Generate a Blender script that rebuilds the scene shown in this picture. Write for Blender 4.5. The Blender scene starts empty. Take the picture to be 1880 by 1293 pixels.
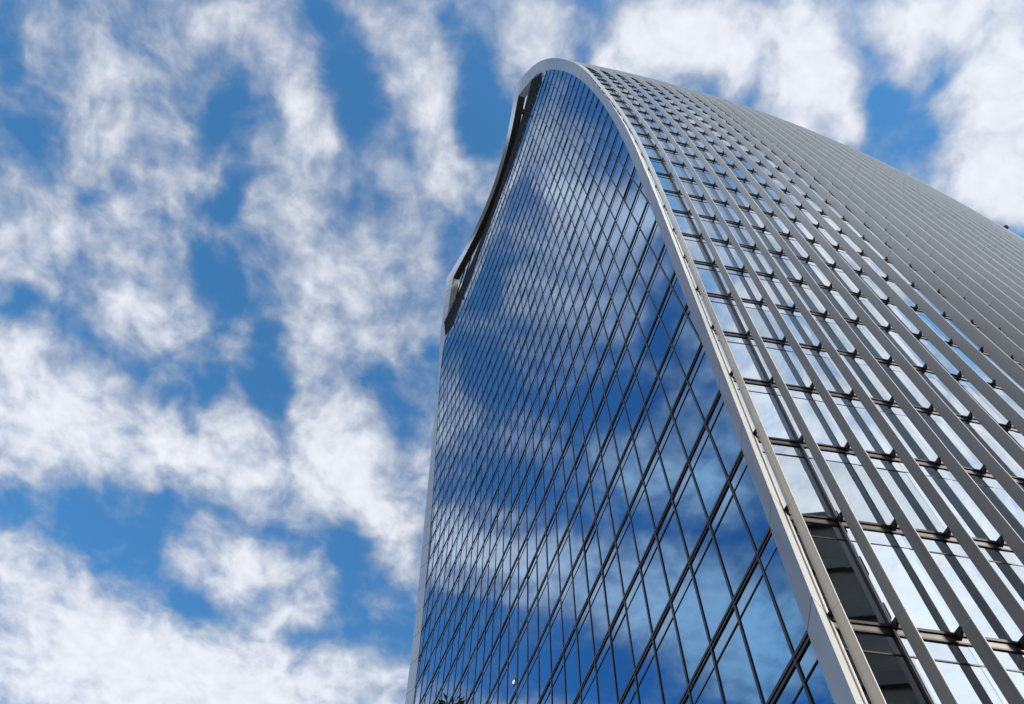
import bpy, math, random
import numpy as np
from mathutils import Matrix, Vector

random.seed(7)
rng = np.random.default_rng(7)
scene = bpy.context.scene
COL = scene.collection
Z0 = 16.8            # height of the lowest visible floor line above the pavement
H = 3.9              # storey height

# ------------------------------------------------------------------ camera
CAM = np.array([30.3733, -10.0376, -15.1532 + Z0])
RIGHT = np.array([0.348075, 0.936222, 0.048292])
DOWN = np.array([-0.869314, 0.341624, -0.357192])
FWD = np.array([-0.350909, 0.082349, 0.932782])
cd = bpy.data.cameras.new("camera")
cam = bpy.data.objects.new("camera", cd)
COL.objects.link(cam)
cd.sensor_fit = 'HORIZONTAL'
cd.sensor_width = 36.0
cd.lens = 29.783
cd.clip_start = 0.1
cd.clip_end = 5000
m = Matrix.Identity(4)
for i in range(3):
    m[i][0], m[i][1], m[i][2], m[i][3] = RIGHT[i], -DOWN[i], -FWD[i], CAM[i]
cam.matrix_world = m
scene.camera = cam

# ------------------------------------------------------------------ exposure
scene.view_settings.view_transform = 'Standard'
scene.view_settings.look = 'None'
scene.view_settings.exposure = 0.0
scene.view_settings.gamma = 1.0
scene.render.engine = 'CYCLES'
scene.cycles.max_bounces = 8
scene.cycles.glossy_bounces = 6
scene.cycles.caustics_reflective = False
scene.cycles.caustics_refractive = False

# ------------------------------------------------------------------ sun
SUN_AZ, SUN_EL = math.radians(64), math.radians(28)     # azimuth measured from +Y towards +X
sd = bpy.data.lights.new("sun", 'SUN')
sd.energy = 3.6
sd.angle = math.radians(6)
sd.color = (1.0, 0.94, 0.85)
sun = bpy.data.objects.new("sun", sd)
COL.objects.link(sun)
sv = Vector((math.sin(SUN_AZ) * math.cos(SUN_EL), math.cos(SUN_AZ) * math.cos(SUN_EL), math.sin(SUN_EL)))
sun.rotation_euler = sv.to_track_quat('Z', 'Y').to_euler()
sun.location = (60, 60, 200)

# ------------------------------------------------------------------ sky: physical sky with a cloud layer mixed in
# each cloud bank is an ellipse (x, y, radius, radius, turn, amount) on a flat cloud deck above the city
BANKS = [
(-0.305,-0.441,0.103,0.073,-2.836,1),(-0.222,-0.463,0.084,0.041,-1.987,0.35),(-0.117,-0.333,0.067,0.04,-1.842,0.75),(-0.181,-0.388,0.055,0.037,-1.718,0.3),
(-0.192,-0.519,0.04,0.033,-2.431,0.25),(-0.202,-0.24,0.103,0.045,2.673,1.05),(-0.302,-0.233,0.042,0.031,-2.498,0.5),(-0.053,-0.192,0.052,0.029,1.672,0.6),
(-0.096,-0.128,0.064,0.037,2.55,0.85),(-0.167,-0.077,0.055,0.029,2.552,0.85),(-0.205,-0.034,0.045,0.038,-3.068,0.8),(-0.44,-0.519,0.092,0.065,0.45,1),
(-0.495,-0.37,0.085,0.07,-2.872,0.8),(-0.365,-0.362,0.041,0.027,-2.054,0.35),(-0.316,-0.345,0.034,0.028,-2.309,0.3),(-0.344,-0.194,0.06,0.055,-2.049,0.75),
(-0.378,-0.128,0.068,0.065,-2.075,0.7),(-0.293,-0.119,0.033,0.027,-2.062,0.4),(-0.299,-0.058,0.054,0.027,2.669,0.6),(-0.449,-0.129,0.064,0.044,-2.035,0.55),
(-0.499,-0.258,0.031,0.027,-2.846,0.4),(-0.38,-0.034,0.036,0.021,2.852,0.5),(-0.695,-0.458,0.137,0.093,-1.783,1.75),(-0.611,-0.522,0.052,0.045,0.724,1.1),
(-0.677,-0.281,0.14,0.063,-1.829,1.61),(-0.609,-0.198,0.05,0.043,-2.972,0.84),(-0.573,-0.109,0.088,0.052,2.778,1.26),(-0.62,-0.049,0.083,0.067,-2.891,1.61),
(-0.699,0.03,0.052,0.039,2.697,1.33),(-0.584,0.04,0.067,0.029,2.981,1.05),(-0.722,-0.13,0.045,0.027,-1.675,0.7),(-0.823,-0.201,0.058,0.056,0.822,1.6),
(-0.865,-0.158,0.038,0.032,-2.434,1.28),(-0.808,-0.116,0.047,0.037,2.096,1.36),(-0.83,-0.036,0.062,0.032,2.909,1.44),(-0.884,-0.079,0.041,0.033,-2.236,1.28),
(-0.81,0.048,0.031,0.019,-1.767,0.72),(-1.113,-0.366,0.174,0.097,-1.816,2.16),(-1.064,-0.196,0.151,0.079,-1.918,2.08),(-0.998,-0.015,0.157,0.063,-1.807,2),
(-0.98,-0.437,0.083,0.076,0.053,1.6),(-0.979,-0.306,0.081,0.06,-1.92,1.28),(-0.964,-0.143,0.073,0.051,-1.832,1.12),(-0.855,-0.448,0.058,0.044,-2.891,0.35),
(-0.023,-0.03,0.042,0.04,-1.898,1.275),(0.016,-0.007,0.036,0.022,-1.914,1.02),(-0.01,0.069,0.042,0.04,-1.617,1.7),(0.038,0.1,0.053,0.028,-1.905,1.53),
(0.051,0.152,0.065,0.033,-1.898,1.955),(0.012,0.144,0.048,0.029,-1.891,1.36),(0.033,0.2,0.037,0.033,-1.388,1.87),(0.087,0.265,0.057,0.046,-2.03,2.295),
(0.033,0.3,0.052,0.048,2.433,2.38),(0.02,0.347,0.024,0.018,2.487,1.36),(0.145,0.358,0.052,0.03,-1.843,1.87),(0.1,0.37,0.03,0.025,-1.557,1.36),
(0.138,0.434,0.044,0.031,1.763,1.36),(0.172,0.446,0.049,0.04,-1.305,1.87),(0.094,0.495,0.066,0.052,2.392,2.465),(0.018,0.514,0.053,0.04,1.814,2.04),
(0.033,0.554,0.047,0.039,1.992,2.04),(-0.026,0.4,0.033,0.012,1.715,0.595),(-0.315,-0.538,0.054,0.031,2.681,-0.92),(-0.371,-0.506,0.026,0.024,-2.684,-0.69),
(-0.239,-0.578,0.036,0.016,3.051,-0.575),(-0.379,-0.454,0.031,0.022,2.356,-0.69),(-0.449,-0.456,0.044,0.016,-3.121,-0.517),(-0.229,-0.338,0.052,0.018,-3.007,-0.92),
(-0.289,-0.291,0.047,0.016,3.091,-0.805),(-0.341,-0.299,0.027,0.02,-2.094,-0.69),(-0.147,-0.196,0.05,0.032,2.704,-1.495),(-0.081,-0.228,0.033,0.015,-1.621,-0.575),
(-0.103,-0.046,0.054,0.028,2.709,-1.322),(-0.045,-0.106,0.028,0.013,2.428,-0.575),(-0.545,-0.517,0.033,0.027,1.427,-0.805),(-0.561,-0.436,0.046,0.024,2.017,-0.575),
(-0.42,-0.294,0.04,0.03,3.127,-1.15),(-0.491,-0.278,0.03,0.017,2.989,-0.575),(-0.524,-0.197,0.062,0.028,2.924,-1.265),(-0.6,-0.155,0.049,0.015,2.895,-0.92),
(-0.476,-0.055,0.045,0.018,2.696,-0.575),(-0.572,-0.362,0.027,0.02,1.607,-0.575),(-0.543,-0.012,0.048,0.022,2.853,-0.69),(-0.495,-0.019,0.047,0.021,2.85,-0.575),
(-0.817,-0.353,0.153,0.05,-1.814,-1.15),(-0.89,-0.315,0.059,0.046,-2.982,-0.747),(-0.722,-0.027,0.043,0.032,2.644,-0.69),(-0.853,0.045,0.079,0.059,-1.785,-0.862),
(-0.925,-0.227,0.047,0.04,1.555,-0.805),(-0.76,0,0.047,0.036,-2.109,-0.69),(-0.014,0.041,0.023,0.015,2.352,-0.632),(0.033,0.057,0.021,0.011,-1.909,-0.46),
(0.012,0.079,0.014,0.007,2.721,-0.46),(0.001,0.182,0.031,0.02,-1.572,-0.805),(0.038,0.231,0.039,0.015,0.1,-0.862),(0.088,0.251,0.012,0.007,-1.87,-0.575),
(0.117,0.314,0.038,0.018,2.79,-0.805),(0.044,0.395,0.057,0.034,2.233,-1.15),(0.051,0.446,0.037,0.023,-1.66,-0.575),(0.111,0.424,0.032,0.012,-2.469,-0.46),
(0.95,0.45,0.5,0.45,0,1.9),(0.55,0.3,0.05,0.09,0.4,-1.1),(0.32,0.27,0.05,0.04,0.3,-.9),(0.47,0.56,0.06,0.1,-0.4,-1.1),(0.72,0.62,0.05,0.12,-0.3,-1.0),(0.6,0.9,0.3,0.4,0,.6),(1.5,0.9,0.5,0.5,0,1.0),(0.42,0.34,0.14,0.16,0,.9),(0.22,0.2,0.07,0.1,0.3,.8),(0.08,0.2,0.05,0.08,0,.5),(0.32,0.42,0.1,0.14,0,.7),(0.15,0.33,0.06,0.05,0,-.3),
]
world = bpy.data.worlds.new("World")
scene.world = world
world.use_nodes = True
nt = world.node_tree
N, L = nt.nodes, nt.links
for n in list(N):
    N.remove(n)


def nd(t, **k):
    n = N.new(t)
    for a, b in k.items():
        setattr(n, a, b)
    return n


def mth(op, a, b=None, c=None, clamp=False):
    n = nd('ShaderNodeMath', operation=op, use_clamp=clamp)
    for i, v in enumerate((a, b, c)):
        if v is None:
            continue
        if isinstance(v, (int, float)):
            n.inputs[i].default_value = v
        else:
            L.new(v, n.inputs[i])
    return n.outputs[0]


def vmth(op, a, b=None, scale=None):
    n = nd('ShaderNodeVectorMath', operation=op)
    for i, v in enumerate((a, b)):
        if v is None:
            continue
        if isinstance(v, tuple):
            n.inputs[i].default_value = v
        else:
            L.new(v, n.inputs[i])
    if scale is not None:
        n.inputs['Scale'].default_value = scale
    return n.outputs[0]


def noise(vec, scale, detail=6.0, rough=0.55, lac=2.0, dist=0.0, color=False):
    n = nd('ShaderNodeTexNoise')
    n.noise_dimensions = '2D' if not color else '3D'
    L.new(vec, n.inputs['Vector'])
    n.inputs['Scale'].default_value = scale
    n.inputs['Detail'].default_value = detail
    n.inputs['Roughness'].default_value = rough
    n.inputs['Lacunarity'].default_value = lac
    n.inputs['Distortion'].default_value = dist
    return n.outputs['Color' if color else 'Fac']


def ramp(val, a, b, c=0.0, d=1.0, smooth=True):
    n = nd('ShaderNodeMapRange')
    n.interpolation_type = 'SMOOTHSTEP' if smooth else 'LINEAR'
    L.new(val, n.inputs['Value'])
    for k, v in (('From Min', a), ('From Max', b), ('To Min', c), ('To Max', d)):
        n.inputs[k].default_value = v
    return n.outputs['Result']


tc = nd('ShaderNodeTexCoord')
sp = nd('ShaderNodeSeparateXYZ')
L.new(tc.outputs['Generated'], sp.inputs[0])
zc = mth('MAXIMUM', sp.outputs['Z'], 0.10)
cb = nd('ShaderNodeCombineXYZ')
L.new(mth('DIVIDE', sp.outputs['X'], zc), cb.inputs[0])
L.new(mth('DIVIDE', sp.outputs['Y'], zc), cb.inputs[1])
P0 = cb.outputs[0]
PN = vmth('ADD', P0, (13.7, 7.3, 2.1))
w1 = vmth('SCALE', vmth('SUBTRACT', noise(PN, 8, 2, 0.5, color=True), (0.5, 0.5, 0.5)), scale=0.055)
w2 = vmth('SCALE', vmth('SUBTRACT', noise(PN, 30, 3, 0.6, color=True), (0.5, 0.5, 0.5)), scale=0.009)
P1 = vmth('ADD', vmth('ADD', P0, w1), w2)
P2 = vmth('ADD', P1, (13.7, 7.3, 2.1))
acc = None
for (cx, cy, rx, ry, rot, amp) in BANKS:
    mp = nd('ShaderNodeMapping', vector_type='TEXTURE')
    L.new(P1, mp.inputs['Vector'])
    mp.inputs['Location'].default_value = (cx, cy, 0)
    mp.inputs['Rotation'].default_value = (0, 0, rot)
    mp.inputs['Scale'].default_value = (rx * 1.45, ry * 1.45, 1)
    g = nd('ShaderNodeTexGradient', gradient_type='SPHERICAL')
    L.new(mp.outputs[0], g.inputs[0])
    acc = mth('MULTIPLY_ADD', g.outputs['Fac'], amp, acc if acc is not None else 0.0)
acc = mth('DIVIDE', acc, mth('ADD', 1.0, mth('MULTIPLY', mth('ABSOLUTE', acc), 0.42)))
fine = noise(P2, 13, 8, 0.54)
puff = noise(P2, 36, 7, 0.55)
broad = noise(PN, 4.5, 5, 0.55)
toward = nd('ShaderNodeVectorMath', operation='DOT_PRODUCT')
L.new(P0, toward.inputs[0])
toward.inputs[1].default_value = (0.90, 0.43, 0)
out = ramp(toward.outputs['Value'], 0.25, 1.3)         # the part of the deck towards the sun
sy = nd('ShaderNodeSeparateXYZ')
L.new(P0, sy.inputs[0])
street = ramp(sy.outputs['Y'], -0.62, -1.5)            # unseen bright cloud, added out of view to fill the fins with light
dens = mth('ADD', acc, mth('MULTIPLY', mth('SUBTRACT', fine, 0.5), 1.75))
dens = mth('ADD', dens, mth('MULTIPLY', mth('SUBTRACT', puff, 0.5), 0.85))
dens = mth('ADD', dens, mth('MULTIPLY', mth('SUBTRACT', broad, 0.5), 0.7))
dens = mth('ADD', dens, mth('ADD', mth('MULTIPLY', mth('MAXIMUM', out, street), 0.45), 0.10))
cover = mth('MULTIPLY', ramp(dens, -0.42, 1.25), 0.93)
lum = ramp(dens, 0.0, 1.45, 0.62, 0.98)
lum = mth('MULTIPLY', lum, mth('ADD', 1.0, mth('MULTIPLY', mth('SUBTRACT', noise(P2, 45, 5, 0.5), 0.5), 0.24)))
lum = mth('MULTIPLY', lum, mth('ADD', 1.0, mth('ADD', mth('MULTIPLY', out, 0.28), mth('MULTIPLY', street, 2.2))))
sky = nd('ShaderNodeTexSky')
sky.sky_type = 'NISHITA'
sky.sun_disc = False
sky.sun_elevation = SUN_EL
sky.sun_rotation = SUN_AZ
sky.altitude = 50
sky.air_density = 1.0
sky.dust_density = 0.6
sky.ozone_density = 2.5
bg1 = nd('ShaderNodeBackground')
blue = nd('ShaderNodeMix', data_type='RGBA', blend_type='MULTIPLY')
blue.inputs['Factor'].default_value = 1.0
L.new(sky.outputs[0], blue.inputs['A'])
blue.inputs['B'].default_value = (0.69, 1.43, 1.71, 1)
L.new(blue.outputs['Result'], bg1.inputs['Color'])
bg1.inputs['Strength'].default_value = 0.148
bg2 = nd('ShaderNodeBackground')
bg2.inputs['Color'].default_value = (0.90, 0.93, 1.0, 1)
L.new(lum, bg2.inputs['Strength'])
mx = nd('ShaderNodeMixShader')
L.new(cover, mx.inputs[0])
L.new(bg1.outputs[0], mx.inputs[1])
L.new(bg2.outputs[0], mx.inputs[2])
wo = nd('ShaderNodeOutputWorld')
L.new(mx.outputs[0], wo.inputs['Surface'])
world.cycles.sampling_method = 'MANUAL'
world.cycles.sample_map_resolution = 512

# ------------------------------------------------------------------ materials
def mat(name, base=(0.5, 0.5, 0.5), metal=0.0, rough=0.5, var=0.0, vscale=3.0, spec=0.5, emit=None, bump=0.0, tint=None):
    mt = bpy.data.materials.new(name)
    mt.use_nodes = True
    t = mt.node_tree
    b = t.nodes['Principled BSDF']
    b.inputs['Base Color'].default_value = (*base, 1)
    b.inputs['Metallic'].default_value = metal
    b.inputs['Roughness'].default_value = rough
    b.inputs['Specular IOR Level'].default_value = spec
    if tint:
        b.inputs['Specular Tint'].default_value = (*tint, 1)
    if emit:
        b.inputs['Emission Color'].default_value = (*emit[:3], 1)
        b.inputs['Emission Strength'].default_value = emit[3]
    if var or bump:
        co = t.nodes.new('ShaderNodeTexCoord')
        no = t.nodes.new('ShaderNodeTexNoise')
        no.inputs['Scale'].default_value = vscale
        no.inputs['Detail'].default_value = 6
        no.inputs['Roughness'].default_value = 0.6
        t.links.new(co.outputs['Object'], no.inputs['Vector'])
        if var:
            mr = t.nodes.new('ShaderNodeMapRange')
            mr.inputs['From Min'].default_value = 0.25
            mr.inputs['From Max'].default_value = 0.75
            mr.inputs['To Min'].default_value = 1 - var
            mr.inputs['To Max'].default_value = 1 + var
            t.links.new(no.outputs['Fac'], mr.inputs['Value'])
            mu = t.nodes.new('ShaderNodeMix')
            mu.data_type = 'RGBA'
            mu.blend_type = 'MULTIPLY'
            mu.inputs['Factor'].default_value = 1
            mu.inputs['A'].default_value = (*base, 1)
            t.links.new(mr.outputs[0], mu.inputs['B'])
            t.links.new(mu.outputs['Result'], b.inputs['Base Color'])
        if bump:
            bp = t.nodes.new('ShaderNodeBump')
            bp.inputs['Strength'].default_value = bump
            bp.inputs['Distance'].default_value = 0.02
            t.links.new(no.outputs['Fac'], bp.inputs['Height'])
            t.links.new(bp.outputs[0], b.inputs['Normal'])
    return mt


M = {}
M['blue_glass'] = mat('blue_mirror_glass', (0.095, 0.31, 0.565), 1.0, 0.015, var=0.05, vscale=0.5)
M['spandrel_glass'] = mat('blue_spandrel_glass', (0.15, 0.33, 0.54), 1.0, 0.05, var=0.05, vscale=0.5)
M['clear_glass'] = mat('pale_mirror_glass', (0.70, 0.76, 0.785), 1.0, 0.012, var=0.04, vscale=0.5)
M['bronze'] = mat('dark_bronze_metal', (0.046, 0.037, 0.040), 0.5, 0.38, var=0.2, vscale=6)
M['rail'] = mat('grey_bronze_rail', (0.14, 0.125, 0.115), 0.6, 0.4, var=0.15, vscale=6)
M['alu'] = mat('light_grey_aluminium', (0.74, 0.71, 0.67), 0.05, 0.42, var=0.05, vscale=0.9)
M['lining'] = mat('beige_grey_lining', (0.27, 0.255, 0.225), 0.05, 0.5, var=0.08)
M['fascia'] = mat('shaded_rim_metal', (0.37, 0.375, 0.41), 0.80, 0.36, var=0.06, vscale=0.8)  # darker copy of the rim metal; the front band's shade is in its colour
M['fin'] = mat('grey_fin_aluminium', (0.72, 0.70, 0.685), 0.05, 0.45, var=0.05, vscale=0.7)
M['seam'] = mat('dark_seam', (0.03, 0.03, 0.035), 0.0, 0.7, var=0.1)
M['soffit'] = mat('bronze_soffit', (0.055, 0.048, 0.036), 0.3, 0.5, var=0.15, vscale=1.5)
M['navy'] = mat('dark_navy_band', (0.005, 0.0055, 0.011), 0.0, 0.7, var=0.2, vscale=1.0, spec=0.08)
M['black'] = mat('black_bracket', (0.012, 0.012, 0.013), 0.2, 0.45, var=0.2)
M['dark'] = mat('dark_interior', (0.03, 0.035, 0.04), 0.0, 0.8, var=0.2)
M['ground'] = mat('grey_paving', (0.16, 0.155, 0.15), 0.0, 0.85, var=0.25, vscale=0.6)
M['stone'] = mat('dark_cladding', (0.050, 0.052, 0.052), 0.0, 0.5, var=0.25, vscale=0.4)
M['band'] = mat('pale_cladding', (0.11, 0.115, 0.115), 0.0, 0.6, var=0.2, vscale=0.5)
M['smoked'] = mat('smoked_window', (0.02, 0.024, 0.026), 0.1, 0.15, var=0.2)
M['leaf'] = mat('olive_leaf', (0.27, 0.22, 0.06), 0.0, 0.5, var=0.5, vscale=9)
M['bark'] = mat('brown_bark', (0.09, 0.06, 0.04), 0.0, 0.9, var=0.4, vscale=14, bump=0.6)
M['red'] = mat('dark_red_lens', (0.16, 0.02, 0.022), 0.0, 0.25, var=0.1)
M['disc'] = mat('white_glow', (0.9, 0.95, 0.95), 0.0, 0.3, emit=(0.85, 1.0, 0.97, 1.6))


def pane_to_pane(mt, amount):
    """slightly different coating from one pane to the next"""
    t = mt.node_tree
    b = t.nodes['Principled BSDF']
    src = b.inputs['Base Color'].links[0].from_socket
    ge = t.nodes.new('ShaderNodeNewGeometry')
    ob_ = t.nodes.new('ShaderNodeObjectInfo')
    ad = t.nodes.new('ShaderNodeMath')
    ad.operation = 'ADD'
    t.links.new(ge.outputs['Random Per Island'], ad.inputs[0])
    t.links.new(ob_.outputs['Random'], ad.inputs[1])
    fr = t.nodes.new('ShaderNodeMath')
    fr.operation = 'FRACT'
    t.links.new(ad.outputs[0], fr.inputs[0])
    mr = t.nodes.new('ShaderNodeMapRange')
    mr.inputs['To Min'].default_value = 1 - amount
    mr.inputs['To Max'].default_value = 1 + amount * 0.5
    t.links.new(fr.outputs[0], mr.inputs['Value'])
    mu = t.nodes.new('ShaderNodeMix')
    mu.data_type = 'RGBA'
    mu.blend_type = 'MULTIPLY'
    mu.inputs['Factor'].default_value = 1
    t.links.new(src, mu.inputs['A'])
    t.links.new(mr.outputs[0], mu.inputs['B'])
    t.links.new(mu.outputs['Result'], b.inputs['Base Color'])


for n_, a_ in (('blue_glass', 0.13), ('spandrel_glass', 0.15), ('clear_glass', 0.16)):
    pane_to_pane(M[n_], a_)


class MB:
    def __init__(self):
        self.v, self.f, self.mi = [], [], []

    def add(self, pts, faces, mi=0):
        o = len(self.v)
        self.v += [tuple(float(c) for c in p) for p in pts]
        for k, fc in enumerate(faces):
            self.f.append([o + i for i in fc])
            self.mi.append(mi if isinstance(mi, int) else mi[k])

    def quad(self, a, b, c, d, mi=0):
        self.add([a, b, c, d], [(0, 1, 2, 3)], mi)

    def hexa(self, lo, hi, mi=0):
        """box from two four-point rings"""
        self.add(list(lo) + list(hi), [(3, 2, 1, 0), (4, 5, 6, 7), (0, 1, 5, 4), (1, 2, 6, 5), (2, 3, 7, 6), (3, 0, 4, 7)], mi)

    def loft(self, rings, mi=0, caps=True):
        n = len(rings[0])
        pts = [p for r in rings for p in r]
        fs, ms = [], []
        for i in range(len(rings) - 1):
            for j in range(n):
                k = (j + 1) % n
                fs.append((i * n + j, i * n + k, (i + 1) * n + k, (i + 1) * n + j))
                ms.append(mi if isinstance(mi, int) else mi[j])
        if caps:
            fs.append(tuple(range(n))[::-1])
            fs.append(tuple((len(rings) - 1) * n + i for i in range(n)))
            ms += [ms[0], ms[0]]
        self.add(pts, fs, ms)

    def build(self, name, mats, parent=None, smooth=False):
        me = bpy.data.meshes.new(name)
        me.from_pydata(self.v, [], self.f)
        for x in (mats if isinstance(mats, (list, tuple)) else [mats]):
            me.materials.append(x)
        me.polygons.foreach_set('material_index', self.mi)
        if smooth:
            me.polygons.foreach_set('use_smooth', [True] * len(self.f))
        me.update()
        import bmesh
        bm = bmesh.new()
        bm.from_mesh(me)
        if not getattr(self, 'keep', False):
            bmesh.ops.recalc_face_normals(bm, faces=bm.faces)
        bm.to_mesh(me)
        bm.free()
        o = bpy.data.objects.new(name, me)
        COL.objects.link(o)
        if parent:
            o.parent = parent
        return o


def tag(o, label=None, cat=None, kind=None, group=None):
    for k, v in (('label', label), ('category', cat), ('kind', kind), ('group', group)):
        if v:
            o[k] = v
    return o


def empty(name, loc=(0, 0, 0)):
    o = bpy.data.objects.new(name, None)
    COL.objects.link(o)
    o.location = loc
    return o


# ------------------------------------------------------------------ ground
g = MB()
g.quad((-2500, -2500, 0), (2500, -2500, 0), (2500, 2500, 0), (-2500, 2500, 0))
tag(g.build('ground', M['ground']), kind='structure')

# ------------------------------------------------------------------ the tower: measured curves
W = 1.5573                                   # facade module
PROF = np.array([0.0, 0.063, 0.044, -0.027, -0.13, -0.252, -0.386, -0.529, -0.681, -0.843, -1.018, -1.207, -1.414, -1.639,
                 -1.885, -2.152, -2.44, -2.75, -3.08, -3.431, -3.802, -4.193, -4.604, -5.036, -5.488, -5.96, -6.448, -6.95,
                 -7.457, -7.958, -8.434, -8.859, -9.238, -9.64, -10.04])
EDGE = np.array([20.95, 21.10, 21.32, 21.57, 21.85, 22.14, 22.46, 22.80, 23.13, 23.46, 23.80, 24.13, 24.45, 24.76, 25.05, 25.31,
                 25.54, 25.73, 25.89, 26.02, 26.12, 26.19, 26.21, 26.18, 26.10, 25.97, 25.78, 25.54, 25.24, 24.85, 24.36, 23.66,
                 22.9])
XC = 0.15                                    # plane of symmetry of the front


def prof(f):
    return float(np.interp(f, np.arange(len(PROF)), PROF)) if f >= 0 else 0.0


def edge_r(f):
    return float(np.interp(f, np.arange(len(EDGE)), EDGE)) if f >= 0 else 20.95 + 0.13 * f


def face(f, x, off=0.0, dz=0.0):
    """point of the front glass at storey f, position x; off moves it outwards"""
    y = prof(f) - 0.6238 * ((x / W) / 15.0) ** 2 - off
    return np.array([x, y, Z0 + f * H + dz])


def spline(t, p, tq):
    t = np.asarray(t, float)
    p = np.asarray(p, float)
    n = len(t)
    hh = np.diff(t)
    A = np.zeros((n, n))
    r = np.zeros((n, p.shape[1]))
    A[0, 0] = A[-1, -1] = 1
    for i in range(1, n - 1):
        A[i, i - 1], A[i, i], A[i, i + 1] = hh[i - 1], 2 * (hh[i - 1] + hh[i]), hh[i]
        r[i] = 6 * ((p[i + 1] - p[i]) / hh[i] - (p[i] - p[i - 1]) / hh[i - 1])
    m2 = np.linalg.solve(A, r)
    out = []
    for q in np.atleast_1d(tq):
        i = int(np.clip(np.searchsorted(t, q) - 1, 0, n - 2))
        a, b = t[i + 1] - q, q - t[i]
        h_ = hh[i]
        out.append((m2[i] * a ** 3 + m2[i + 1] * b ** 3) / (6 * h_) + (p[i] / h_ - m2[i] * h_ / 6) * a + (p[i + 1] / h_ - m2[i + 1] * h_ / 6) * b)
    return np.array(out)


# outer edge of the rim that frames the front (x, y, storey)
TIP = np.array([(21.05, -0.62, -6), (21.43, -0.75, -3), (21.81, -.87, 0), (22.25, -.97, 2), (22.82, -1.15, 4), (23.5, -1.42, 6), (24.24, -1.76, 8),
                (24.96, -2.14, 10), (25.62, -2.57, 12), (26.14, -3.09, 14), (26.56, -3.71, 16), (27.15, -4.9, 19.5), (27.5, -6.2, 23.2),
                (27.35, -6.9, 25), (26.96, -7.8, 27.5), (26.26, -9.1, 30), (24.99, -10.47, 32.2), (23.47, -11.44, 34),
                (21.56, -12.31, 35.1), (18.84, -13.24, 36.05)])
TP = TIP * np.array([1, 1, H])
tt = np.concatenate([[0], np.cumsum(np.linalg.norm(np.diff(TP[:, ::2], axis=0), axis=1))])
dense_t = np.linspace(0, tt[-1], 900)
dense = spline(tt, TP, dense_t)


def at_storey(s):
    i = int(np.argmin(np.abs(dense[:, 2] / H - s)))
    return dense_t[i]


ts = [np.interp(s, dense[:760, 2] / H, dense_t[:760]) for s in range(-5, 31)]
while ts[-1] + 3.0 < tt[-1]:
    ts.append(ts[-1] + 3.75)
ts[-1] = tt[-1]
SV = list(range(-5, -5 + len(ts)))           # storey index of each ring
TIPS = spline(tt, TP, ts)
tg = np.gradient(dense, dense_t, axis=0)
TAN = np.array([[np.interp(t, dense_t, tg[:, c]) for c in range(3)] for t in ts])
NRM = np.stack([TAN[:, 2], np.zeros(len(ts)), -TAN[:, 0]], 1)
NRM /= np.linalg.norm(NRM, axis=1)[:, None]
BASE = TIPS - 0.40 * NRM + np.array([0, 0.70, 0])
FV = TIPS[:, 2] / H                          # storey value of each ring
TIPS = TIPS + np.array([0, 0, Z0])
BASE = BASE + np.array([0, 0, Z0])
YC, KC = 22.5, 17.0
BUL = np.interp(FV, [-5, 1, 5, 9, 12, 18, 24, 31], [3.3, 3.05, 2.52, 2.12, 1.97, 2.2, 2.6, 2.8])


def side(i, k, off=0.0, t=0.0):
    """point of the flank at ring i (+t of the way to the next), fin line k, pushed out by off"""
    if t:
        return side(i, k, off) * (1 - t) + side(i + 1, k, off) * t
    b = 1 - (1 - k / KC) ** 2
    p = BASE[i] + NRM[i] * (off + BUL[i] * b)
    p = p.copy()
    p[1] = BASE[i][1] + (YC - BASE[i][1]) * k / KC
    return p


NR = len(ts)
UP = np.array([0, 0, 1.0])


def pix(p):
    d = np.asarray(p) - CAM
    z = d @ FWD
    return (512 + 847.3 * (d @ RIGHT) / z, 352 + 847.3 * (d @ DOWN) / z) if z > 0.1 else (9e9, 9e9)


def area_in_view(ps):
    q = [pix(p) for p in ps]
    cx = sum(a for a, b in q) / len(q)
    cy = sum(b for a, b in q) / len(q)
    if not (-20 < cx < 1044 and -20 < cy < 724):
        return 0.0
    return abs(sum(q[i][0] * q[(i + 1) % len(q)][1] - q[(i + 1) % len(q)][0] * q[i][1] for i in range(len(q)))) / 2


tower = tag(empty('glass_tower'), 'curved skyscraper with blue mirrored front, pale arched rim and grey finned flank', 'skyscraper')


def shipped(cells, name, rest, mats):
    """cells: (area, MB). The hundred largest in view become parts, the others one part"""
    cells.sort(key=lambda c: -c[0])
    for a, mb in cells[:100]:
        mb.build(name, mats, tower)
    r = MB()
    r.keep = True
    for a, mb in cells[100:]:
        o = len(r.v)
        r.v += mb.v
        r.f += [[o + i for i in f] for f in mb.f]
        r.mi += mb.mi
    if r.v:
        tag(r.build(rest, mats, tower), kind='stuff')


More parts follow.
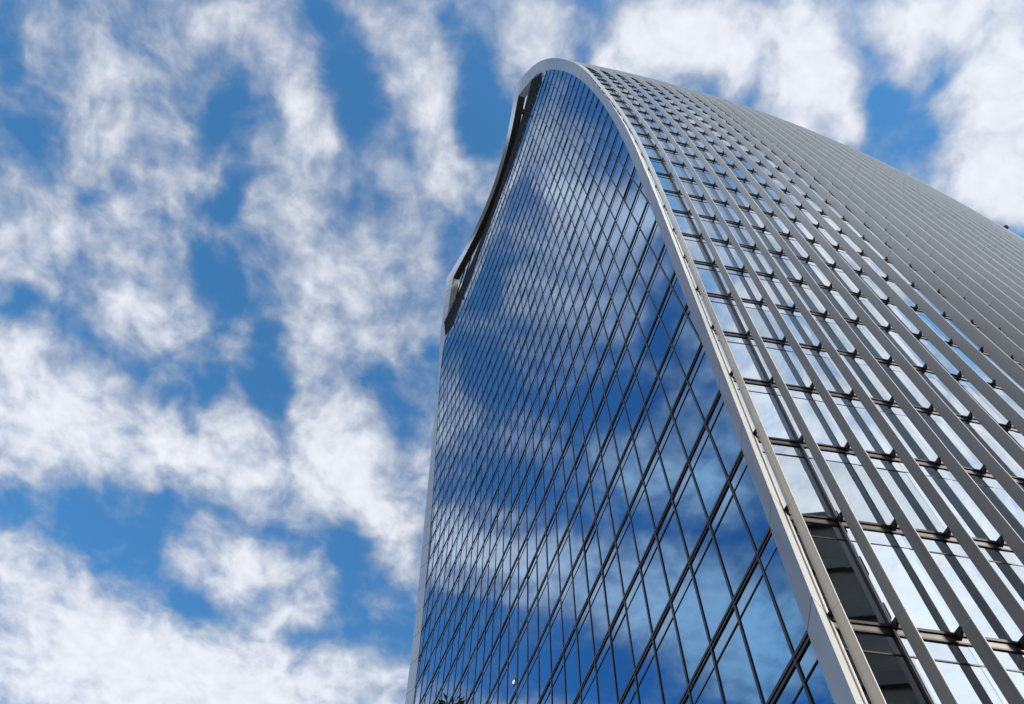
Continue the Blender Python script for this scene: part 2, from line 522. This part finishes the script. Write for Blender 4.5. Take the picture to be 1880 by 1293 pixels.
# ---- front glass: panes between mullions and floor lines
TOPF = 31.6
cells = []
us = np.arange(-5, 32)
for f in range(-4, 32):
    f1 = min(f + 1, TOPF)
    rows = [(f, f1 - 0.2), (f1 - 0.2, f1)] if f1 == f + 1 else [(f, f1)]
    for u in us:
        xa, xb = -(u - 13) * W, -(u + 1 - 13) * W          # xa right of xb
        mb = MB()
        mb.keep = True
        tx, tz = rng.normal(0, 0.0014, 2)
        full = []
        for ri, (a, b) in enumerate(rows):
            pts = []
            for ff, xx in ((a, xb), (a, xa), (b, xa), (b, xb)):
                e = edge_r(ff) + 0.05
                xx = min(max(xx, 2 * XC - e), e)
                pts.append((ff, xx))
            if pts[1][1] - pts[0][1] < 1e-3 and pts[2][1] - pts[3][1] < 1e-3:
                continue
            q3 = [face(ff, xx, tx * (xx - xa) + tz * (ff - f) * H) for ff, xx in pts]
            mb.quad(*q3, 1 if ri == 1 else 0)
            full += q3
        if mb.v:
            cells.append((sum(area_in_view(mb.v[i:i + 4]) for i in range(0, len(mb.v), 4)), mb))
shipped(cells, 'facade_pane', 'facade_glazing', [M['blue_glass'], M['spandrel_glass']])

# ---- front mullions
for u in range(-4, 31):
    x = -(u - 13) * W
    fs = [f for f in np.arange(-4, TOPF + 0.01, 0.2) if 2 * XC - edge_r(f) < x - 0.02 and x + 0.02 < edge_r(f)]
    if len(fs) < 3:
        continue
    mb = MB()
    rings = []
    for f in fs:
        rings.append([face(f, x - 0.042, -0.05), face(f, x + 0.042, -0.05), face(f, x + 0.042, 0.03), face(f, x - 0.042, 0.03)])
    mb.loft(rings)
    mb.build('mullion', M['bronze'], tower)

# ---- floor lines: two dark rails with a recessed strip and a thin transom below
for f in list(range(-4, 32)) + [TOPF]:
    e = edge_r(f)
    xs = np.linspace(2 * XC - e, e, 13)
    mb = MB()
    for z0, z1, out, mi in ((-0.050, 0.050, 0.038, 0), (-0.200, -0.155, 0.034, 0), (-0.157, -0.048, 0.012, 1), (-0.805, -0.768, 0.02, 0)):
        if f == TOPF and z0 < -0.1:
            continue
        rings = []
        for x in xs:
            fa, fb = f + z0 / H, f + z1 / H
            rings.append([face(fa, x, -0.06), face(fb, x, -0.06), face(fb, x, out), face(fa, x, out)])
        mb.loft(rings, mi)
    mb.build('floor_line', [M['bronze'], M['rail']], tower)

# ---- dark parapet band above the glass
mb = MB()
rings = []
for x in np.linspace(-23.2, 23.5, 25):
    b = face(TOPF, x, 0.02)
    yt = -9.62 - 1.15 * (x / 23.4) ** 2
    tz = Z0 + 32.2 * H
    rings.append([b + np.array([0, 0, 0.06]), np.array([x * 0.93, yt, tz]), np.array([x * 0.93, yt + 1.6, tz]), b + np.array([0, 1.6, 0.06])])
mb.loft(rings)
mb.build('parapet_band', M['navy'], tower)

# ---- rim that frames the front: right edge, left edge, and the roof edge between the two corners
IN_T = [31.0, 31.8, 33.0, 34.2, 35.2, 36.05]
IN_P = np.array([(23.66, -9.30, 31.0), (23.55, -9.80, 31.75), (22.92, -10.28, 32.7), (21.75, -10.80, 33.7), (19.66, -11.52, 34.7), (17.82, -12.1, 35.6)])


def rim_ring(tp, nr, fv):
    o = tp
    if fv <= 31:
        i = face(fv, edge_r(fv), 0.03)
        lo = i + np.array([-0.02, 0.5, 0])
    else:
        i = np.array([np.interp(fv, IN_T, IN_P[:, c]) for c in range(3)])
        i = np.array([i[0], i[1], Z0 + i[2] * H])
        w = min(1, (fv - 31) / 1.5)
        lo = i + np.array([-0.02 * (1 - w), 0.5 + 0.75 * w, 0])
    w = min(1, max(0, (fv - 31) / 3))
    e = (o - 0.40 * nr + np.array([0, 0.70, 0])) * (1 - w) + (o + np.array([0, 2.2, -0.05])) * w
    return [o, i, lo, e]


def shrink(r, k=0.965):
    c = sum(r) / 4
    return [c + (p - c) * k for p in r]


def mirror(r):
    return [np.array([2 * XC - p[0], p[1], p[2]]) for p in r]


for flip in (False, True):
    mb = MB()
    core = []
    for i in range(NR - 1):
        sub = 1 if FV[i] < 20 else 3
        t0, t1 = ts[i], ts[i + 1]
        rr = []
        gap = 0.016 if i < 12 and not flip else 0.032
        tv = np.linspace(t0 + gap, t1 - gap, sub + 1)
        if i == NR - 2:
            tv[-1] = t1
        pp = spline(tt, TP, tv)
        for t, p in zip(tv, pp):
            tn = np.array([np.interp(t, dense_t, tg[:, c]) for c in range(3)])
            nr = np.array([tn[2], 0, -tn[0]])
            nr /= np.linalg.norm(nr)
            r = rim_ring(p + np.array([0, 0, Z0]), nr, p[2] / H)
            rr.append(mirror(r) if flip else r)
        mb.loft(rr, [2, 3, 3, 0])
        core += [shrink(r) for r in rr]
    mb.loft(core, 1)
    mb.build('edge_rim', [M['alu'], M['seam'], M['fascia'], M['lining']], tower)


def roof_edge(x):
    a = abs(x - XC) / 18.69
    o = np.array([x, -10.95 - 2.29 * a * a, Z0 + H * (36.05 + 0.5 * (1 - a * a))])
    i = np.array([XC + (x - XC) * (1 - 0.054 * a), o[1] + 0.60 + 0.54 * a ** 4, o[2] - 0.25 - 1.51 * a ** 3])
    lo = i + np.array([0, 1.25, 0])
    e = o + np.array([0, 2.2, -0.05])
    return [o, i, lo, e]


mb = MB()
core = []
xs = np.linspace(2 * XC - 18.84, 18.84, 25)
for a, b in zip(xs[:-1], xs[1:]):
    rr = [roof_edge(x) for x in np.linspace(a + 0.011, b - 0.011, 3)]
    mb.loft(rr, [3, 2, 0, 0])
    core += [shrink(r) for r in rr]
mb.loft(core, 1)
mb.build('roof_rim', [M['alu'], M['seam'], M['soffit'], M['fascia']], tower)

for x in (-16.2, -13.6, 16.6):
    mb = MB()
    t = roof_edge(x)[2]
    b = np.array([x, t[1] + 0.25, Z0 + 32.0 * H])
    mb.hexa([b + (-.12, -.12, 0), b + (.12, -.12, 0), b + (.12, .12, 0), b + (-.12, .12, 0)],
            [t + (-.12, -.12, 0), t + (.12, -.12, 0), t + (.12, .12, 0), t + (-.12, .12, 0)])
    mb.build('strut', M['navy'], tower)

# ---- flank glazing
NK = 33
cells = []
for i in range(1, NR - 1):
    for k in range(NK):
        mb = MB()
        mb.keep = True
        tx, tz = rng.normal(0, 0.0026, 2)
        for a, b in ((0, 0.78), (0.78, 1)):
            q3 = [side(i, k, 0, a), side(i, k + 1, tx, a), side(i, k + 1, tx + tz, b), side(i, k, tz, b)]
            mb.quad(*q3, 0)
        ar = sum(area_in_view(mb.v[j:j + 4]) for j in (0, 4)) if k < 16 else 0
        cells.append((ar, mb))
for i in range(1, NR - 1):                   # the slot between the rim and the first fin
    mb = MB()
    mb.keep = True
    mb.quad(side(i, -0.25), side(i, 0), side(i + 1, 0), side(i + 1, -0.25), 0)
    cells.append((0, mb))
shipped(cells, 'window_pane', 'window_glazing', [M['clear_glass']])


def flank_bar(mb, i, z0, z1, out, k0, k1, mi=0, inn=-0.05):
    """a bar that follows the flank along ring i; z0..z1 measured along the ring direction"""
    tn = TAN[i] / np.linalg.norm(TAN[i])
    rings = []
    for k in np.arange(k0, k1 + 0.01, 1.0):
        a, b = side(i, k, inn), side(i, k, out)
        rings.append([a + tn * z0, a + tn * z1, b + tn * z1, b + tn * z0])
    mb.loft(rings, mi)


for i in range(1, NR - 1):
    mb = MB()
    flank_bar(mb, i, -0.03, 0.05, 0.05, -0.25, NK - 0.25, 0)
    flank_bar(mb, i, -0.27, -0.22, 0.035, -0.25, NK - 0.25, 0)
    flank_bar(mb, i, -0.222, -0.028, 0.012, -0.25, NK - 0.25, 1)
    flank_bar(mb, i, -0.87, -0.83, 0.02, -0.25, NK - 0.25, 0)
    mb.build('floor_rail', [M['bronze'], M['rail']], tower)

# ---- vertical frames at each fin line, the fins themselves and their brackets
YV = np.array([0, 1.0, 0])
for k in range(NK):
    mb = MB()
    for dy, wd, out in (((-0.16, 0.014, 0.03), (-0.10, 0.014, 0.025)) if k == 1 else ()):
        rings = []
        for i in range(1, NR):
            a, b = side(i, k, -0.04), side(i, k, out)
            rings.append([a + YV * (dy - wd), b + YV * (dy - wd), b + YV * (dy + wd), a + YV * (dy + wd)])
        mb.loft(rings, 0)
    if k == 1:
        mb.build('window_frame', M['bronze'], tower)
    mb = MB()
    th = 0.022
    for i in range(1, NR - 1):
        rings = []
        L_ = np.linalg.norm(BASE[i + 1] - BASE[i])
        gp = (0.012 if i < 11 else 0.026) / L_
        for t in (gp, 1 - gp):
            y0 = -0.10
            inn, ou = 0.20 - 0.10 * min(1, k / 14), 0.50 + 0.16 * min(1, k / 14)
            sec = [(inn, -th), (ou - 0.012, -th), (ou, -th + 0.012), (ou, th - 0.012), (ou - 0.012, th), (inn, th)]
            rings.append([side(i, k, o, t) + YV * (y0 + y) for o, y in sec])
        mb.loft(rings, 0)
    mb.build('fin', M['fin'], tower)

cells = []
for i in range(1, NR - 1):
    tn = TAN[i] / np.linalg.norm(TAN[i])
    for k in range(NK):
        mb = MB()
        y0 = -0.10
        lo = [side(i, k, o) + YV * (y0 + y) + tn * z for o, y, z in ((0.0, -0.04, -0.15), (0.0, 0.04, -0.15), (0.2, 0.04, -0.02), (0.2, -0.04, -0.02))]
        hi = [side(i, k, o) + YV * (y0 + y) + tn * z for o, y, z in ((0.0, -0.04, 0.08), (0.0, 0.04, 0.08), (0.2, 0.04, 0.08), (0.2, -0.04, 0.08))]
        mb.hexa(lo, hi)
        cells.append((area_in_view([side(i, k, 0) - tn * .2, side(i, k, 0.2) - tn * .2, side(i, k, .2) + tn * .1, side(i, k, 0) + tn * .1]) if k < 20 else 0, mb))
shipped(cells, 'fin_bracket', 'bracket_set', [M['black']])

# ---- far flank, back and roof that close the volume
mb = MB()
for i in range(0, NR - 1):
    for k in np.arange(0, 34, 2.0):
        q3 = [side(i, k), side(i, k + 2), side(i + 1, k + 2), side(i + 1, k)]
        mb.quad(*mirror(q3))
mb.build('far_flank', M['fin'], tower)
mb = MB()
for f in range(-4, 32):
    f1 = min(f + 1, TOPF)
    xs = np.linspace(-1, 1, 13)
    for a, b in zip(xs[:-1], xs[1:]):
        q3 = []
        for ff, s in ((f, a), (f, b), (f1, b), (f1, a)):
            p = face(ff, XC + s * (edge_r(ff) - XC))
            p[1] = 2 * YC - p[1]
            q3.append(p)
        mb.quad(*q3)
mb.build('back_facade', M['blue_glass'], tower)
mb = MB()
arch = [(BASE[i], NRM[i], BUL[i]) for i in range(NR - 4, NR)]


def roof_pt(j, k):
    x = 18.84 - 18.69 * j / 8
    a = abs(x - XC) / 18.69
    b = 1 - (1 - k / KC) ** 2
    return np.array([x, -10.3 + (YC + 10.3) * k / KC, Z0 + H * (36.05 + 0.5 * (1 - a * a)) - 0.4 + 2.6 * b])


for k in np.arange(1.5, 32.4, 1.5):
    for j in range(8):
        q3 = [roof_pt(j, k), roof_pt(j + 1, k), roof_pt(j + 1, k + 1.5), roof_pt(j, k + 1.5)]
        mb.quad(*q3)
        mb.quad(*mirror(q3))
mb.build('roof', M['alu'], tower)
mb = MB()                                     # dark inside just behind the skin
rings = []
for f in np.arange(-4.3, 31.3, 1.6):
    e = edge_r(f) - 0.5
    r = [face(f, x, -0.5) for x in np.linspace(XC - (e - XC), e, 9)]
    r2 = [np.array([p[0], 2 * YC - p[1], p[2]]) for p in r[::-1]]
    rings.append(r + r2)
mb.loft(rings)
mb.build('interior_core', M['dark'], tower)

# ------------------------------------------------------------------ small things
# small glowing white disc and grey ring just in front of a low pane
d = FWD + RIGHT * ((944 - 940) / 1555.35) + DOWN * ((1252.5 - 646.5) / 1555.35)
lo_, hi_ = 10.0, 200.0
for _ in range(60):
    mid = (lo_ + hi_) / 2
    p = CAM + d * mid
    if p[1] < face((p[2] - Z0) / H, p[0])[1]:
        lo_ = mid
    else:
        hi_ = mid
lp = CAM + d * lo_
disc = tag(empty('white_disc', tuple(lp)), 'tiny glowing white disc on one low pane of the blue front', 'disc')


def ball(mb, c, r, n=10, m_=6, sq=(1, 1, 1), z0=-1.0, mi=0):
    pts, fs = [], []
    for a in range(m_ + 1):
        ph = -math.pi / 2 + math.pi * a / m_
        for b in range(n):
            th_ = 2 * math.pi * b / n
            pts.append((c[0] + r * sq[0] * math.cos(ph) * math.cos(th_), c[1] + r * sq[1] * math.cos(ph) * math.sin(th_), c[2] + r * sq[2] * math.sin(ph)))
    for a in range(m_):
        for b in range(n):
            fs.append((a * n + b, a * n + (b + 1) % n, (a + 1) * n + (b + 1) % n, (a + 1) * n + b))
    mb.add(pts, fs, mi)


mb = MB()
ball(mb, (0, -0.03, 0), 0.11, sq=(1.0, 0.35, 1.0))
mb.build('globe', M['disc'], disc, True)
mb = MB()
rr = []
for ro, yy in ((0.13, -0.012), (0.24, -0.012), (0.24, -0.03), (0.13, -0.03)):
    rr.append([(ro * math.cos(2 * math.pi * a / 16), yy, ro * math.sin(2 * math.pi * a / 16)) for a in range(16)])
mb.loft(rr + [rr[0]], caps=False)
mb.build('ring', M['rail'], disc)

# red warning light out on the flank
def flank_silhouette(px, py):
    best = None
    for i in range(8, NR - 2):
        for k in np.arange(15, 33.5, 0.5):
            p = side(i, k, 0.5)
            x, y = pix(p)
            e = math.hypot(x - px, y - py)
            if best is None or e < best[0]:
                best = (e, i, k)
    return best


e_, i_, k_ = flank_silhouette(1847 * 1024 / 1880, 419 * 1024 / 1880 + 1)
bp_ = side(i_, k_, 0.4)
wl = tag(empty('warning_light', tuple(bp_)), 'small dark red ball on the far right skyline of the finned flank', 'warning light')
dv = CAM + (FWD + RIGHT * ((1847 - 940) / 1555.35) + DOWN * ((417.5 - 646.5) / 1555.35)) * ((bp_ - CAM) @ FWD)
mb = MB()
ball(mb, dv - bp_, 0.28)
mb.build('lens', M['red'], wl, True)
mb = MB()
v = dv - bp_
a1 = np.array([0.05, 0, 0])
a2 = np.array([0, 0.05, 0.0])
mb.hexa([-a1 - a2, a1 - a2, a1 + a2, -a1 + a2], [v - a1 - a2, v + a1 - a2, v + a1 + a2, v - a1 + a2])
mb.build('arm', M['black'], wl)

# ---- tree whose top just rises into the picture
d = FWD + RIGHT * ((831 - 940) / 1555.35) + DOWN * ((1285 - 646.5) / 1555.35)
topp = CAM + d * (11.0 / np.linalg.norm(d))
tree = tag(empty('young_tree', (topp[0], topp[1], 0)), 'olive brown leafy tree tip poking up in front of the blue glass', 'tree')
HT = topp[2]
mb = MB()
rings = []
for z, r in ((0, 0.11), (0.4, 0.085), (2.5, 0.07), (5, 0.05), (HT * 0.8, 0.03), (HT - 0.12, 0.01)):
    rings.append([(r * math.cos(2 * math.pi * a / 9) + 0.05 * math.sin(z), r * math.sin(2 * math.pi * a / 9) + 0.04 * math.sin(z * 1.3) * (1 - z / HT), z) for a in range(9)])
mb.loft(rings)
for _ in range(26):
    z = random.uniform(2.4, HT - 0.6)
    a = random.uniform(0, 2 * math.pi)
    ln = 0.15 + 0.22 * (HT - z)
    b0 = np.array([0.05 * math.sin(z), 0, z])
    b1 = b0 + np.array([math.cos(a) * ln, math.sin(a) * ln, ln * 0.7])
    q = 0.018
    mb.hexa([b0 + (q, 0, 0), b0 + (0, q, 0), b0 + (-q, 0, 0), b0 + (0, -q, 0)], [b1 + (q / 3, 0, 0), b1 + (0, q / 3, 0), b1 + (-q / 3, 0, 0), b1 + (0, -q / 3, 0)])
mb.build('trunk', M['bark'], tree)
mb = MB()
mb.keep = True


def leaf(c, dr, ln, wd):
    dr = dr / np.linalg.norm(dr)
    s = np.cross(dr, rng.normal(0, 1, 3))
    s /= np.linalg.norm(s)
    n = np.cross(dr, s)
    mb.add([c, c + dr * ln * 0.5 + s * wd + n * wd * 0.4, c + dr * ln, c + dr * ln * 0.5 - s * wd + n * wd * 0.4, c + dr * ln * 0.5 - n * wd * 0.15],
           [(0, 1, 4), (1, 2, 4), (2, 3, 4), (3, 0, 4)])


tdir = 0.05 * math.sin(HT)
for _ in range(2600):
    hh_ = random.random() ** 0.75 * (HT - 2.6)
    z = HT - 0.10 - hh_
    rad = min(0.13 + 0.30 * hh_, 1.25) * math.sqrt(random.random())
    a = random.uniform(0, 2 * math.pi)
    c = np.array([0.05 * math.sin(z) + math.cos(a) * rad, math.sin(a) * rad, z])
    leaf(c, np.array([math.cos(a), math.sin(a), random.uniform(-0.6, 0.5)]), random.uniform(0.09, 0.16), random.uniform(0.02, 0.035))
for _ in range(60):
    a = random.uniform(0, 2 * math.pi)
    rad = 0.11 * math.sqrt(random.random())
    c = np.array([tdir + math.cos(a) * rad, math.sin(a) * rad, HT - random.uniform(0.10, 0.3)])
    leaf(c, np.array([math.cos(a), math.sin(a), random.uniform(-0.1, 0.5)]), random.uniform(0.07, 0.13), random.uniform(0.016, 0.028))
mb.build('crown', M['leaf'], tree)

# ---- office block across the street, seen only as the dark reflection in the lowest windows of the flank
ob = tag(empty('office_block', (56, -19, 0)), 'dark banded office block mirrored in the lowest windows beside the corner', 'building')
OX, OY, OH = 11.0, 28.0, 48.5
mb = MB()
mb.hexa([(-OX, -OY, 0), (OX, -OY, 0), (OX, OY, 0), (-OX, OY, 0)], [(-OX, -OY, OH), (OX, -OY, OH), (OX, OY, OH), (-OX, OY, OH)])
mb.build('wall', M['stone'], ob)
for lv in range(1, 13):
    z = lv * 4.0
    mb = MB()
    e = 0.25
    mb.hexa([(-OX - e, -OY - e, z), (OX + e, -OY - e, z), (OX + e, OY + e, z), (-OX - e, OY + e, z)],
            [(-OX - e, -OY - e, z + 0.9), (OX + e, -OY - e, z + 0.9), (OX + e, OY + e, z + 0.9), (-OX - e, OY + e, z + 0.9)])
    mb.build('spandrel_band', M['band'], ob)
mb = MB()                                     # the wing is unseen, added across the street to shade the tower's lower front
mb.hexa([(-76, -OY - 8, 0), (OX, -OY - 8, 0), (OX, 0 - OY - 0.3, 0), (-76, 0 - OY - 0.3, 0)],
        [(-76, -OY - 8, 58), (OX, -OY - 8, 58), (OX, 0 - OY - 0.3, 58), (-76, 0 - OY - 0.3, 58)])
mb.build('shading_wing', M['stone'], ob)
mb = MB()
mb.hexa([(-OX + 2, -OY + 2, OH), (OX - 2, -OY + 2, OH), (OX - 2, OY - 2, OH), (-OX + 2, OY - 2, OH)],
        [(-OX + 2, -OY + 2, OH + 2.2), (OX - 2, -OY + 2, OH + 2.2), (OX - 2, OY - 2, OH + 2.2), (-OX + 2, OY - 2, OH + 2.2)])
mb.build('roof', M['stone'], ob)
